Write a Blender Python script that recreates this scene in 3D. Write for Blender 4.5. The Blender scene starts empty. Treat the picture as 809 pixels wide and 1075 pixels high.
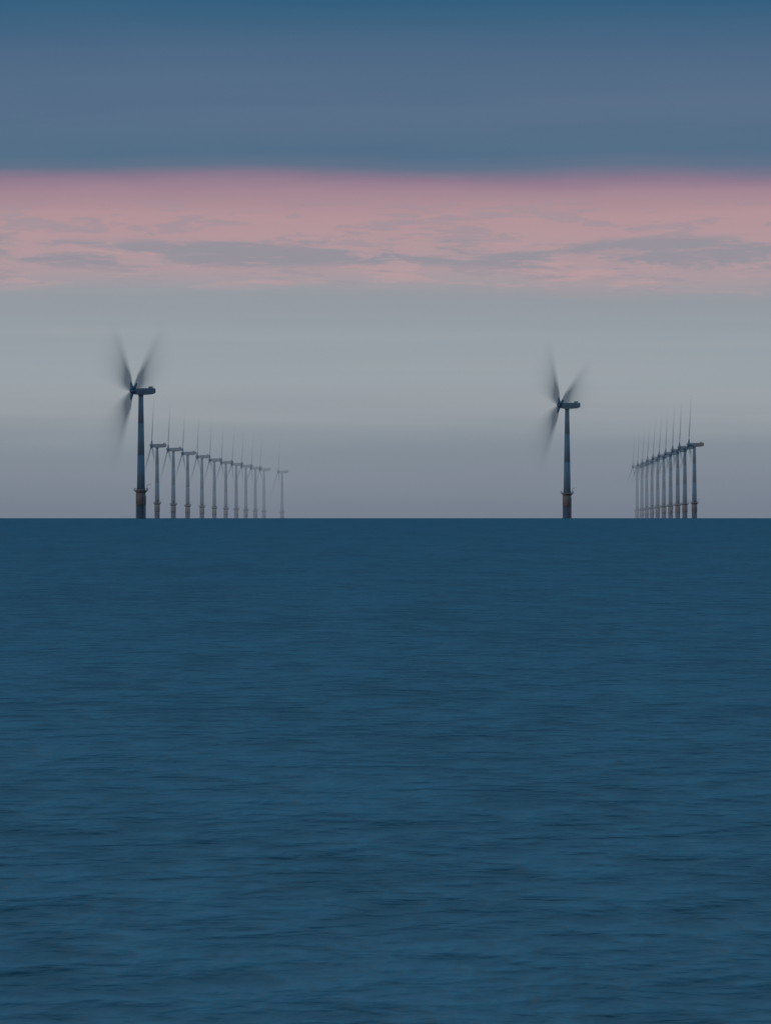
import bpy, bmesh, math, random
from mathutils import Vector, Matrix
random.seed(4)
scene = bpy.context.scene
scene.view_settings.view_transform = 'Standard'
scene.view_settings.look = 'None'
scene.view_settings.exposure = 0
scene.view_settings.gamma = 1

RAD = 6.68e-5            # angular size used when surveying the scene (rad)
R_E = 7.4e6              # effective earth radius (with refraction)
CAM_H = 8.0
DIP = math.sqrt(2*CAM_H/R_E)
HUB = 80.0
ROT = 53.5

def lin(c):
    o = []
    for v in c:
        v = v/255.0
        o.append(v/12.92 if v <= 0.04045 else ((v+0.055)/1.055)**2.4)
    return (*o, 1.0)

# ------------------------------------------------------------------ materials
def N(nt, t, **kw):
    n = nt.nodes.new(t)
    for k, v in kw.items():
        setattr(n, k, v)
    return n

def math_node(nt, op, a, b=None, clamp=False):
    n = N(nt, 'ShaderNodeMath', operation=op)
    n.use_clamp = clamp
    for i, v in enumerate((a, b)):
        if v is None: continue
        if isinstance(v, (int, float)): n.inputs[i].default_value = v
        else: nt.links.new(v, n.inputs[i])
    return n.outputs[0]

def paint(name, col, rough=0.5, var=0.15, scale=0.6, fan=False):
    m = bpy.data.materials.new(name); m.use_nodes = True
    nt = m.node_tree; nt.nodes.clear()
    out = N(nt, 'ShaderNodeOutputMaterial')
    p = N(nt, 'ShaderNodeBsdfPrincipled')
    p.inputs['Roughness'].default_value = rough
    tc = N(nt, 'ShaderNodeTexCoord')
    mp = N(nt, 'ShaderNodeMapping'); mp.inputs['Scale'].default_value = (1, 1, 0.25)
    nt.links.new(tc.outputs['Object'], mp.inputs['Vector'])
    nz = N(nt, 'ShaderNodeTexNoise'); nz.inputs['Scale'].default_value = scale
    nz.inputs['Detail'].default_value = 5
    nt.links.new(mp.outputs[0], nz.inputs['Vector'])
    mx = N(nt, 'ShaderNodeMix', data_type='RGBA')
    mx.inputs['A'].default_value = (*[c*(1-var) for c in col], 1)
    mx.inputs['B'].default_value = (*[min(1, c*(1+var)) for c in col], 1)
    nt.links.new(nz.outputs['Fac'], mx.inputs['Factor'])
    nt.links.new(mx.outputs['Result'], p.inputs['Base Color'])
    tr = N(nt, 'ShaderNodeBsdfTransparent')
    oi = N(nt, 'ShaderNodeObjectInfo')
    fac = oi.outputs['Alpha']  # distance haze imitated by transparency: object alpha thins the paint
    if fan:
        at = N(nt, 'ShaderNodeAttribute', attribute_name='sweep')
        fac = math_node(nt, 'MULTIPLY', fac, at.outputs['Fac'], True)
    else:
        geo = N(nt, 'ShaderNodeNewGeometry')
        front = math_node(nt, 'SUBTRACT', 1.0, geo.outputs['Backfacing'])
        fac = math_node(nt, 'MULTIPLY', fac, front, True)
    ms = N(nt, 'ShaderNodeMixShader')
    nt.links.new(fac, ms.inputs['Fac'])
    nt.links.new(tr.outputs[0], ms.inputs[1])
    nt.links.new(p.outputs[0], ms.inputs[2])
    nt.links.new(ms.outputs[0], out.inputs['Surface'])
    return m

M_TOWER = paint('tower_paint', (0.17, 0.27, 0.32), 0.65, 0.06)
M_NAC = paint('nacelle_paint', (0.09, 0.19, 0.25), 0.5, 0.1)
M_YEL = paint('transition_paint', (0.50, 0.22, 0.15), 0.6, 0.3, 0.9)
M_PILE = paint('wet_pile_steel', (0.03, 0.08, 0.12), 0.6, 0.3, 0.8)
M_STEEL = paint('galvanised_steel', (0.20, 0.22, 0.24), 0.5, 0.2)
M_RED = paint('nacelle_sunlit_red', (0.9, 0.12, 0.04), 0.5, 0.08)  # low warm sunlight on a nacelle, painted as red
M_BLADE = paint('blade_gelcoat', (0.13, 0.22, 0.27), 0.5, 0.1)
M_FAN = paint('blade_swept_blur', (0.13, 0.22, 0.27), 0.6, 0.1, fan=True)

# ------------------------------------------------------------------ turbine meshes
def cone(bm, r1, r2, z1, z2, seg=32, mat=0, cx=0, cy=0):
    res = bmesh.ops.create_cone(bm, cap_ends=True, segments=seg, radius1=r1, radius2=r2,
                                depth=z2-z1, matrix=Matrix.Translation((cx, cy, (z1+z2)/2)))
    fs = set(f for v in res['verts'] for f in v.link_faces)
    for f in fs:
        f.material_index = mat
        f.smooth = len(f.verts) == 4
    return res

def rod(bm, a, b, r, mat=0, seg=6):
    a, b = Vector(a), Vector(b); d = b-a
    M = Matrix.Translation((a+b)/2) @ d.to_track_quat('Z', 'Y').to_matrix().to_4x4()
    res = bmesh.ops.create_cone(bm, cap_ends=True, segments=seg, radius1=r, radius2=r, depth=d.length, matrix=M)
    for f in set(f for v in res['verts'] for f in v.link_faces): f.material_index = mat

def finish(bm, name, mats):
    me = bpy.data.meshes.new(name); bm.to_mesh(me); bm.free()
    for m in mats: me.materials.append(m)
    return me

def tower_mesh():
    bm = bmesh.new()
    zs = [18.4, 40.0, 60.0, 77.6]; rs = [2.55, 2.2, 1.85, 1.5]
    for i in range(3):
        cone(bm, rs[i], rs[i+1], zs[i]+(0.16 if i else 0), zs[i+1], 40)
        if i: cone(bm, rs[i]+0.05, rs[i]+0.05, zs[i], zs[i]+0.16, 40)
    g = bmesh.ops.create_cube(bm, size=1, matrix=Matrix.Translation((0, -2.5, 20.1)) @ Matrix.Diagonal((1.1, 0.3, 2.3, 1)))
    for f in set(f for v in g['verts'] for f in v.link_faces): f.material_index = 1
    return finish(bm, 'tower', [M_TOWER, M_STEEL])

def foundation_mesh():
    bm = bmesh.new()
    cone(bm, 2.75, 2.75, -14, 9.0, 36, 1)
    cone(bm, 3.0, 2.9, 9.0, 17.6, 36, 0)
    cone(bm, 3.12, 3.12, 8.7, 9.3, 36, 0)
    for sx in (-0.8, 0.8):
        rod(bm, (sx, -4.3, -4), (sx, -4.3, 14.5), 0.18, 0, 8)
        for z in (1, 5, 10, 14):
            rod(bm, (sx, -2.6, z), (sx, -4.3, z), 0.12, 0)
    for i in range(30):
        rod(bm, (-0.8, -4.25, -2+i*0.55), (0.8, -4.25, -2+i*0.55), 0.04, 2)
    for a in (0.6, 2.2):
        rod(bm, (3.2*math.cos(a), 3.2*math.sin(a), -10), (3.2*math.cos(a), 3.2*math.sin(a), 16), 0.2, 1, 8)
    return finish(bm, 'transition_piece', [M_YEL, M_PILE, M_STEEL])

def platform_mesh():
    bm = bmesh.new()
    cone(bm, 4.6, 4.6, 17.62, 18.0, 24, 0)
    cone(bm, 3.1, 4.2, 16.2, 17.6, 24, 0)
    n = 20
    for i in range(n):
        a = 2*math.pi*i/n; b = 2*math.pi*(i+1)/n
        pa = (4.45*math.cos(a), 4.45*math.sin(a)); pb = (4.45*math.cos(b), 4.45*math.sin(b))
        rod(bm, (*pa, 18.0), (*pa, 19.2), 0.07, 1)
        for z in (18.6, 19.2): rod(bm, (*pa, z), (*pb, z), 0.05, 1)
    cone(bm, 2.7, 2.7, 18.02, 18.38, 32, 1)
    rod(bm, (3.4, -1.8, 18), (3.4, -1.8, 21.2), 0.14, 1, 8)
    rod(bm, (3.4, -1.8, 21.1), (5.8, -2.6, 21.7), 0.11, 1, 8)
    return finish(bm, 'platform', [M_YEL, M_STEEL])

def nacelle_mesh(red):
    bm = bmesh.new()
    secs = [(-4.9, 1.5, -1.45, 1.5), (-4.3, 1.9, -1.85, 1.9), (-1.5, 2.05, -2.1, 2.1), (3.0, 2.05, -2.1, 2.2),
            (7.5, 2.0, -1.8, 2.25), (9.6, 1.85, -1.2, 2.2), (10.1, 1.6, -0.95, 1.95)]
    rings = []
    for x, w, zb, zt in secs:
        ring = []
        cz = (zb+zt)/2; hh = (zt-zb)/2
        for i in range(24):
            t = 2*math.pi*i/24
            c, s = math.cos(t), math.sin(t)
            e = 0.38
            ring.append(bm.verts.new((x, w*math.copysign(abs(c)**e, c), cz+hh*math.copysign(abs(s)**e, s))))
        rings.append(ring)
    for k, (a, b) in enumerate(zip(rings, rings[1:])):
        for i in range(24):
            f = bm.faces.new((a[i], b[i], b[(i+1) % 24], a[(i+1) % 24])); f.smooth = True
            if red and k >= 3: f.material_index = 1  # rear faces carry the painted sunlight
    bm.faces.new(rings[0]); f = bm.faces.new(list(reversed(rings[-1])))
    if red: f.material_index = 1
    bmesh.ops.recalc_face_normals(bm, faces=bm.faces)
    g = bmesh.ops.create_cube(bm, size=1, matrix=Matrix.Translation((7.4, 0, 2.75)) @ Matrix.Diagonal((1.6, 3.0, 0.95, 1)))
    bmesh.ops.bevel(bm, geom=list(set(e for v in g['verts'] for e in v.link_edges)), offset=0.12, segments=2, affect='EDGES')
    rod(bm, (9.2, 0.9, 2.1), (9.2, 0.9, 4.2), 0.07, 0)
    rod(bm, (9.2, -0.9, 2.1), (9.2, -0.9, 3.8), 0.07, 0)
    cone(bm, 1.75, 1.6, -2.9, -2.0, 32)
    return finish(bm, 'nacelle', [M_NAC, M_RED])

def hub_mesh():
    bm = bmesh.new()
    prof = [(-8.6, 0.02), (-8.45, 0.55), (-8.0, 1.1), (-7.3, 1.55), (-6.4, 1.8), (-5.4, 1.8), (-4.95, 1.65)]
    rings = []
    for x, r in prof:
        rings.append([bm.verts.new((x, r*math.cos(2*math.pi*i/28), r*math.sin(2*math.pi*i/28))) for i in range(28)])
    for a, b in zip(rings, rings[1:]):
        for i in range(28):
            bm.faces.new((a[i], b[i], b[(i+1) % 28], a[(i+1) % 28])).smooth = True
    bm.faces.new(rings[-1]); bm.faces.new(list(reversed(rings[0])))
    bmesh.ops.recalc_face_normals(bm, faces=bm.faces)
    return finish(bm, 'rotor_hub', [M_NAC])

def chord(r):
    if r < 3: return 2.2
    if r < 11: return 2.2+(r-3)/8*1.9
    return 4.1-(r-11)/(ROT-11)*3.2

def blade_root_mesh():
    bm = bmesh.new()
    secs = [(1.2, 1.05, 1.05), (3.0, 1.05, 1.0), (4.5, 0.95, 0.7), (6.0, 0.5, 0.3)]
    rings = []
    for r, c, t in secs:
        rings.append([bm.verts.new((-6.2+t*math.sin(2*math.pi*i/16), c*math.cos(2*math.pi*i/16), r)) for i in range(16)])
    for a, b in zip(rings, rings[1:]):
        for i in range(16):
            bm.faces.new((a[i], b[i], b[(i+1) % 16], a[(i+1) % 16])).smooth = True
    bm.faces.new(rings[-1]); bm.faces.new(list(reversed(rings[0])))
    bmesh.ops.recalc_face_normals(bm, faces=bm.faces)
    return finish(bm, 'blade_root', [M_BLADE])

def fan_mesh(d_in, d_out, core_g, wide_g, sharp, fade=1.4):
    """Blade smeared by its rotation during the long exposure: sweeps from -d_in to +d_out degrees
    around the blade axis (+Z); density = chord / arc length, densest where the exposure caught it longest."""
    bm = bmesh.new()
    lay = bm.verts.layers.float.new('sweep')
    nr, na = 40, 48
    g = []
    for i in range(nr+1):
        r = 2.0+(ROT-2.0)*i/nr
        row = []
        hw = math.degrees(chord(r)/2/r)
        for j in range(na+1):
            u = j/na
            lo, hi = -d_in-hw, d_out+hw
            a = lo+(hi-lo)*u
            core = math.exp(-(a/max(sharp, hw*0.8))**2)
            t = (a/hi) if a > 0 else (a/lo)
            wide = max(0.0, 1-t)**0.7
            cov = min(1.0, chord(r)/(r*math.radians(d_in+d_out)))
            dens = core_g*core*min(1, 14/r+0.2) + wide_g*cov*wide
            dens *= (1-(i/nr)**fade)
            if j in (0, na): dens = 0
            v = bm.verts.new((-6.2-0.03*r, -r*math.sin(math.radians(a)), r*math.cos(math.radians(a))))
            v[lay] = max(0, min(0.8, dens))
            row.append(v)
        g.append(row)
    for i in range(nr):
        for j in range(na):
            bm.faces.new((g[i][j], g[i][j+1], g[i+1][j+1], g[i+1][j])).smooth = True
    return finish(bm, 'blade', [M_FAN])

ME_T, ME_F, ME_P, ME_H, ME_B = tower_mesh(), foundation_mesh(), platform_mesh(), hub_mesh(), blade_root_mesh()
ME_N, ME_NR = nacelle_mesh(False), nacelle_mesh(True)
FAN_R = fan_mesh(9, 46, 0.15, 3.1, 6.5, 2.0)
FAN_L = fan_mesh(46, 9, 0.15, 3.1, 6.5, 2.0)
FAN_S = fan_mesh(13, 13, 0.5, 1.2, 5.0, 2.2)

def solve_distance(px):
    a = px*RAD
    lo, hi = 3000, 60000
    for _ in range(60):
        m = (lo+hi)/2
        v = (HUB-m*m/(2*R_E)-CAM_H)/m+DIP
        if v > a: lo = m
        else: hi = m
    return lo

def turbine(bx, hub_y, yaw, blades, alpha, red=False):
    D = solve_distance(544-hub_y)
    x = (bx-404.5)*RAD*D
    root = bpy.data.objects.new('wind_turbine', None)
    root.empty_display_size = 10
    scene.collection.objects.link(root)
    root.location = (x, D, -(D*D+x*x)/(2*R_E))
    root.rotation_euler = (0, 0, math.radians(yaw))
    def add(name, me, M=None, al=alpha):
        o = bpy.data.objects.new(name, me)
        scene.collection.objects.link(o)
        o.parent = root
        if M is not None: o.matrix_local = M
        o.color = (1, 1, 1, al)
        return o
    add('tower', ME_T); add('transition_piece', ME_F); add('platform', ME_P)
    Z = Matrix.Translation((0, 0, HUB))
    add('nacelle', ME_NR if red else ME_N, Z)
    T = Z @ Matrix.Rotation(math.radians(5), 4, 'Y')
    add('rotor_hub', ME_H, T)
    for i, (ang, fm) in enumerate(blades):
        Rm = Matrix.Rotation(math.radians(ang), 4, 'X')
        add('blade_root_%d' % (i+1), ME_B, T @ Rm)
        add('blade_%d' % (i+1), fm, T @ Rm)
    return D

ds = []
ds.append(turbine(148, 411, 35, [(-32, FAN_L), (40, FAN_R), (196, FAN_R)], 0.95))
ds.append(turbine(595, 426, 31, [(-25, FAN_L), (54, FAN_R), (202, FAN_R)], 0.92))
left = [(165, 468), (182, 472), (197, 476), (212, 479.5), (225, 483), (237, 485.5), (248, 487.5), (258, 489.5), (268, 491.5), (277, 493), (296, 495.5)]
for i, (bx, hy) in enumerate(left):
    a = 0.76-0.050*i+(0.04 if i == 10 else 0)  # farther turbines more see-through, standing in for haze
    off = random.uniform(-10, 10)
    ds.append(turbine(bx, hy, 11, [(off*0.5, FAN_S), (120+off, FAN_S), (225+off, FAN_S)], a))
right = [(728.5, 467), (718.5, 470), (711, 473), (703.5, 476), (696.5, 478.5), (690, 481), (684, 483.5), (678.5, 486), (673.5, 488), (668.5, 490)]
for i, (bx, hy) in enumerate(right):
    a = 0.82-0.054*i  # haze along this row put into the alpha
    off = random.uniform(-8, 8)
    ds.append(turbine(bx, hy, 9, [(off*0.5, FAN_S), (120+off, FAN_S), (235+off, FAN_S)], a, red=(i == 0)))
print('distances', [round(d) for d in ds])

# ------------------------------------------------------------------ sea (curved with the earth)
bm = bmesh.new()
xs = [-30000+250*i for i in range(241)]
ys = [-4000+250*i for i in range(177)]
vs = [[bm.verts.new((x, y, -(x*x+y*y)/(2*R_E))) for x in xs] for y in ys]
for j in range(len(ys)-1):
    for i in range(len(xs)-1):
        bm.faces.new((vs[j][i], vs[j][i+1], vs[j+1][i+1], vs[j+1][i])).smooth = True
me = bpy.data.meshes.new('sea'); bm.to_mesh(me); bm.free()
sea = bpy.data.objects.new('sea', me); scene.collection.objects.link(sea)
m = bpy.data.materials.new('sea_water'); m.use_nodes = True
nt = m.node_tree; nt.nodes.clear()
out = N(nt, 'ShaderNodeOutputMaterial')
p = N(nt, 'ShaderNodeBsdfPrincipled')
p.inputs['Roughness'].default_value = 0.34
p.inputs['IOR'].default_value = 1.33
tc = N(nt, 'ShaderNodeTexCoord')
def noise(sc, detail, rough, dist=0.0, off=0.0):
    mp = N(nt, 'ShaderNodeMapping'); mp.inputs['Scale'].default_value = (*sc, 0)
    mp.inputs['Location'].default_value = (off, off*0.6, off)
    nt.links.new(tc.outputs['Object'], mp.inputs['Vector'])
    n = N(nt, 'ShaderNodeTexNoise')
    n.inputs['Scale'].default_value = 1; n.inputs['Detail'].default_value = detail
    n.inputs['Roughness'].default_value = rough; n.inputs['Distortion'].default_value = dist
    nt.links.new(mp.outputs[0], n.inputs['Vector'])
    return n.outputs['Fac']
chopA = noise((0.95, 0.25), 3, 0.5, 0.35, 3)      # short chop
chopB = noise((0.40, 0.08), 3, 0.5, 0.3, 11)      # wind sea
chopC = noise((0.20, 0.020), 4, 0.6, 0.2, 23)     # swell trains
chopD = noise((0.07, 0.0045), 5, 0.65, 0.2, 37)   # gust patches
def c0(v, k): return math_node(nt, 'MULTIPLY', math_node(nt, 'SUBTRACT', v, 0.5), k)
h = math_node(nt, 'ADD', c0(chopA, 0.8), c0(chopB, 2.4))
h = math_node(nt, 'ADD', h, c0(chopC, 4.5))
b = N(nt, 'ShaderNodeBump'); b.inputs['Strength'].default_value = 1.0; b.inputs['Distance'].default_value = 1.0
nt.links.new(h, b.inputs['Height']); nt.links.new(b.outputs[0], p.inputs['Normal'])
s = math_node(nt, 'ADD', c0(chopA, 2.6), c0(chopB, 2.2))  # wave troughs darkened in the base colour, as bump shading stays weak
s = math_node(nt, 'ADD', s, c0(chopC, 1.9))
s = math_node(nt, 'ADD', s, c0(chopD, 1.7))
mr = N(nt, 'ShaderNodeMapRange', interpolation_type='SMOOTHSTEP'); nt.links.new(s, mr.inputs[0])
mr.inputs[1].default_value = -0.85; mr.inputs[2].default_value = 0.85
# base colour grows paler and greyer toward the viewer
sepy = N(nt, 'ShaderNodeSeparateXYZ'); nt.links.new(tc.outputs['Object'], sepy.inputs[0])
lg = math_node(nt, 'LOGARITHM', math_node(nt, 'MAXIMUM', sepy.outputs['Y'], 50.0), 10.0)
near_f = N(nt, 'ShaderNodeMapRange'); nt.links.new(lg, near_f.inputs[0])
near_f.inputs[1].default_value = 2.3; near_f.inputs[2].default_value = 3.7; near_f.inputs[3].default_value = 1; near_f.inputs[4].default_value = 0
def mixcol(f, a, c):
    mx = N(nt, 'ShaderNodeMix', data_type='RGBA'); nt.links.new(f, mx.inputs['Factor'])
    for k, v in (('A', a), ('B', c)):
        if isinstance(v, tuple): mx.inputs[k].default_value = v
        else: nt.links.new(v, mx.inputs[k])
    return mx.outputs['Result']
far_col = mixcol(mr.outputs[0], (0.0, 0.03, 0.065, 1), (0.012, 0.135, 0.22, 1))
near_col = mixcol(mr.outputs[0], (0.015, 0.035, 0.055, 1), (0.26, 0.30, 0.33, 1))
nt.links.new(mixcol(near_f.outputs[0], far_col, near_col), p.inputs['Base Color'])
nt.links.new(p.outputs[0], out.inputs['Surface'])
me.materials.append(m)

# ------------------------------------------------------------------ sky
w = bpy.data.worlds.new('World'); w.name = 'sky'; scene.world = w; w.use_nodes = True
nt = w.node_tree; nt.nodes.clear()
wo = N(nt, 'ShaderNodeOutputWorld'); bg = N(nt, 'ShaderNodeBackground')
nt.links.new(bg.outputs[0], wo.inputs['Surface'])
tc = N(nt, 'ShaderNodeTexCoord')
sep = N(nt, 'ShaderNodeSeparateXYZ'); nt.links.new(tc.outputs['Generated'], sep.inputs[0])
z = sep.outputs['Z']
def wn(sx, sz, detail=4, rough=0.55, off=0.0, dist=0.0):
    mp = N(nt, 'ShaderNodeMapping'); mp.inputs['Scale'].default_value = (sx, sx, sz); mp.inputs['Location'].default_value = (off, off*0.7, off*1.3)
    nt.links.new(tc.outputs['Generated'], mp.inputs['Vector'])
    n = N(nt, 'ShaderNodeTexNoise'); n.inputs['Scale'].default_value = 1
    n.inputs['Detail'].default_value = detail; n.inputs['Roughness'].default_value = rough; n.inputs['Distortion'].default_value = dist
    nt.links.new(mp.outputs[0], n.inputs['Vector'])
    return n.outputs['Fac']
Z0, ZR = -0.004, 0.041
def el(y): return (544-y)*RAD-DIP
n1 = wn(40, 300, 6, 0.5, 3.1)
zd = math_node(nt, 'ADD', z, math_node(nt, 'MULTIPLY', math_node(nt, 'SUBTRACT', n1, 0.5), 0.0019))
pos = math_node(nt, 'DIVIDE', math_node(nt, 'SUBTRACT', zd, Z0), ZR, True)
cr = N(nt, 'ShaderNodeValToRGB'); nt.links.new(pos, cr.inputs[0])
stops = [(575, (112, 123, 138)), (535, (119, 128, 142)), (500, (127, 136, 148)), (465, (132, 142, 152)), (438, (147, 154, 161)),
         (400, (152, 161, 167)), (350, (149, 158, 165)), (312, (148, 153, 161)), (298, (162, 154, 160)), (285, (172, 153, 159)),
         (250, (178, 151, 156)), (225, (178, 147, 153)), (200, (160, 133, 147)), (188, (141, 121, 142)), (175, (97, 114, 137)),
         (160, (84, 111, 136)), (110, (90, 112, 138)), (60, (79, 106, 134)), (25, (63, 100, 130)), (0, (53, 95, 127))]
els = cr.color_ramp.elements
while len(els) < len(stops): els.new(0.5)
sp = [((el(y)-Z0)/ZR, c) for y, c in stops]
for e, (pp, c) in zip(els, sp): e.position = max(0, min(1, pp))
for e, (pp, c) in zip(els, sp): e.color = lin(c)
col = cr.outputs[0]
def band(y_lo, y_hi, soft):
    a = N(nt, 'ShaderNodeMapRange', interpolation_type='SMOOTHSTEP'); nt.links.new(zd, a.inputs[0])
    a.inputs[1].default_value = el(y_lo)-soft*RAD; a.inputs[2].default_value = el(y_lo)+soft*RAD
    c = N(nt, 'ShaderNodeMapRange', interpolation_type='SMOOTHSTEP'); nt.links.new(zd, c.inputs[0])
    c.inputs[1].default_value = el(y_hi)-soft*RAD; c.inputs[2].default_value = el(y_hi)+soft*RAD
    c.inputs[3].default_value = 1; c.inputs[4].default_value = 0
    return math_node(nt, 'MULTIPLY', a.outputs[0], c.outputs[0])
def smooth(v, lo, hi):
    a = N(nt, 'ShaderNodeMapRange', interpolation_type='SMOOTHSTEP'); nt.links.new(v, a.inputs[0])
    a.inputs[1].default_value = lo; a.inputs[2].default_value = hi
    return a.outputs[0]
def mixc(c, fac, rgb, amt):
    mx = N(nt, 'ShaderNodeMix', data_type='RGBA')
    nt.links.new(math_node(nt, 'MULTIPLY', fac, amt, True), mx.inputs['Factor'])
    nt.links.new(c, mx.inputs['A']); mx.inputs['B'].default_value = lin(rgb)
    return mx.outputs['Result']
c1 = smooth(wn(95, 560, 8, 0.64, 4.3, 0.25), 0.43, 0.53)
col = mixc(col, math_node(nt, 'MULTIPLY', c1, band(282, 250, 5)), (144, 144, 155), 0.85)
c2 = smooth(wn(240, 1500, 7, 0.66, 5.2, 0.3), 0.50, 0.60)
col = mixc(col, math_node(nt, 'MULTIPLY', c2, band(300, 215, 12)), (150, 144, 155), 0.5)
c5 = smooth(wn(160, 1300, 7, 0.66, 15.2, 0.3), 0.52, 0.64)
col = mixc(col, math_node(nt, 'MULTIPLY', c5, band(305, 258, 8)), (190, 158, 160), 0.55)
c3 = smooth(wn(25, 700, 4, 0.5, 9.4, 0.2), 0.4, 0.7)
col = mixc(col, math_node(nt, 'MULTIPLY', c3, band(460, 310, 20)), (158, 165, 170), 0.4)
c4 = smooth(wn(30, 420, 4, 0.5, 12.4, 0.2), 0.42, 0.68)
col = mixc(col, math_node(nt, 'MULTIPLY', c4, band(176, 20, 14)), (76, 104, 134), 0.4)
# dome above the cloud bank: mostly flat blue, brightened to light sea and turbines
sk = N(nt, 'ShaderNodeTexSky', sky_type='NISHITA'); sk.sun_disc = False
sk.sun_elevation = math.radians(3); sk.sun_rotation = math.radians(-100)
sm = N(nt, 'ShaderNodeMix', data_type='RGBA', blend_type='MULTIPLY'); sm.inputs['Factor'].default_value = 1
nt.links.new(sk.outputs[0], sm.inputs['A']); sm.inputs['B'].default_value = (0.05, 0.075, 0.11, 1)
up = N(nt, 'ShaderNodeMix', data_type='RGBA'); up.inputs['Factor'].default_value = 0.2
up.inputs['A'].default_value = (0.038, 0.18, 0.32, 1); nt.links.new(sm.outputs['Result'], up.inputs['B'])
fm = N(nt, 'ShaderNodeMix', data_type='RGBA')
nt.links.new(smooth(z, 0.036, 0.16), fm.inputs['Factor'])
nt.links.new(col, fm.inputs['A']); nt.links.new(up.outputs['Result'], fm.inputs['B'])
nt.links.new(fm.outputs['Result'], bg.inputs['Color'])
bg.inputs['Strength'].default_value = 1.0

# ------------------------------------------------------------------ dusk sun glow
L = bpy.data.lights.new('sun', 'SUN'); L.energy = 0.25; L.angle = math.radians(12); L.color = (1, 0.76, 0.66)
so = bpy.data.objects.new('sun', L); scene.collection.objects.link(so)
az = math.radians(-100); e = math.radians(3)
d = Vector((math.sin(az)*math.cos(e), math.cos(az)*math.cos(e), math.sin(e)))
so.rotation_euler = d.to_track_quat('Z', 'Y').to_euler()

# ------------------------------------------------------------------ camera
cd = bpy.data.cameras.new('camera'); cam = bpy.data.objects.new('camera', cd); scene.collection.objects.link(cam)
cd.sensor_fit = 'VERTICAL'; cd.sensor_height = 36; cd.lens = 36/(2*math.tan(1075*RAD/2))
cd.clip_start = 1; cd.clip_end = 100000
cam.location = (0, 0, CAM_H)
cam.rotation_euler = (math.pi/2+6.5*RAD-DIP, 0, 0)
scene.camera = cam
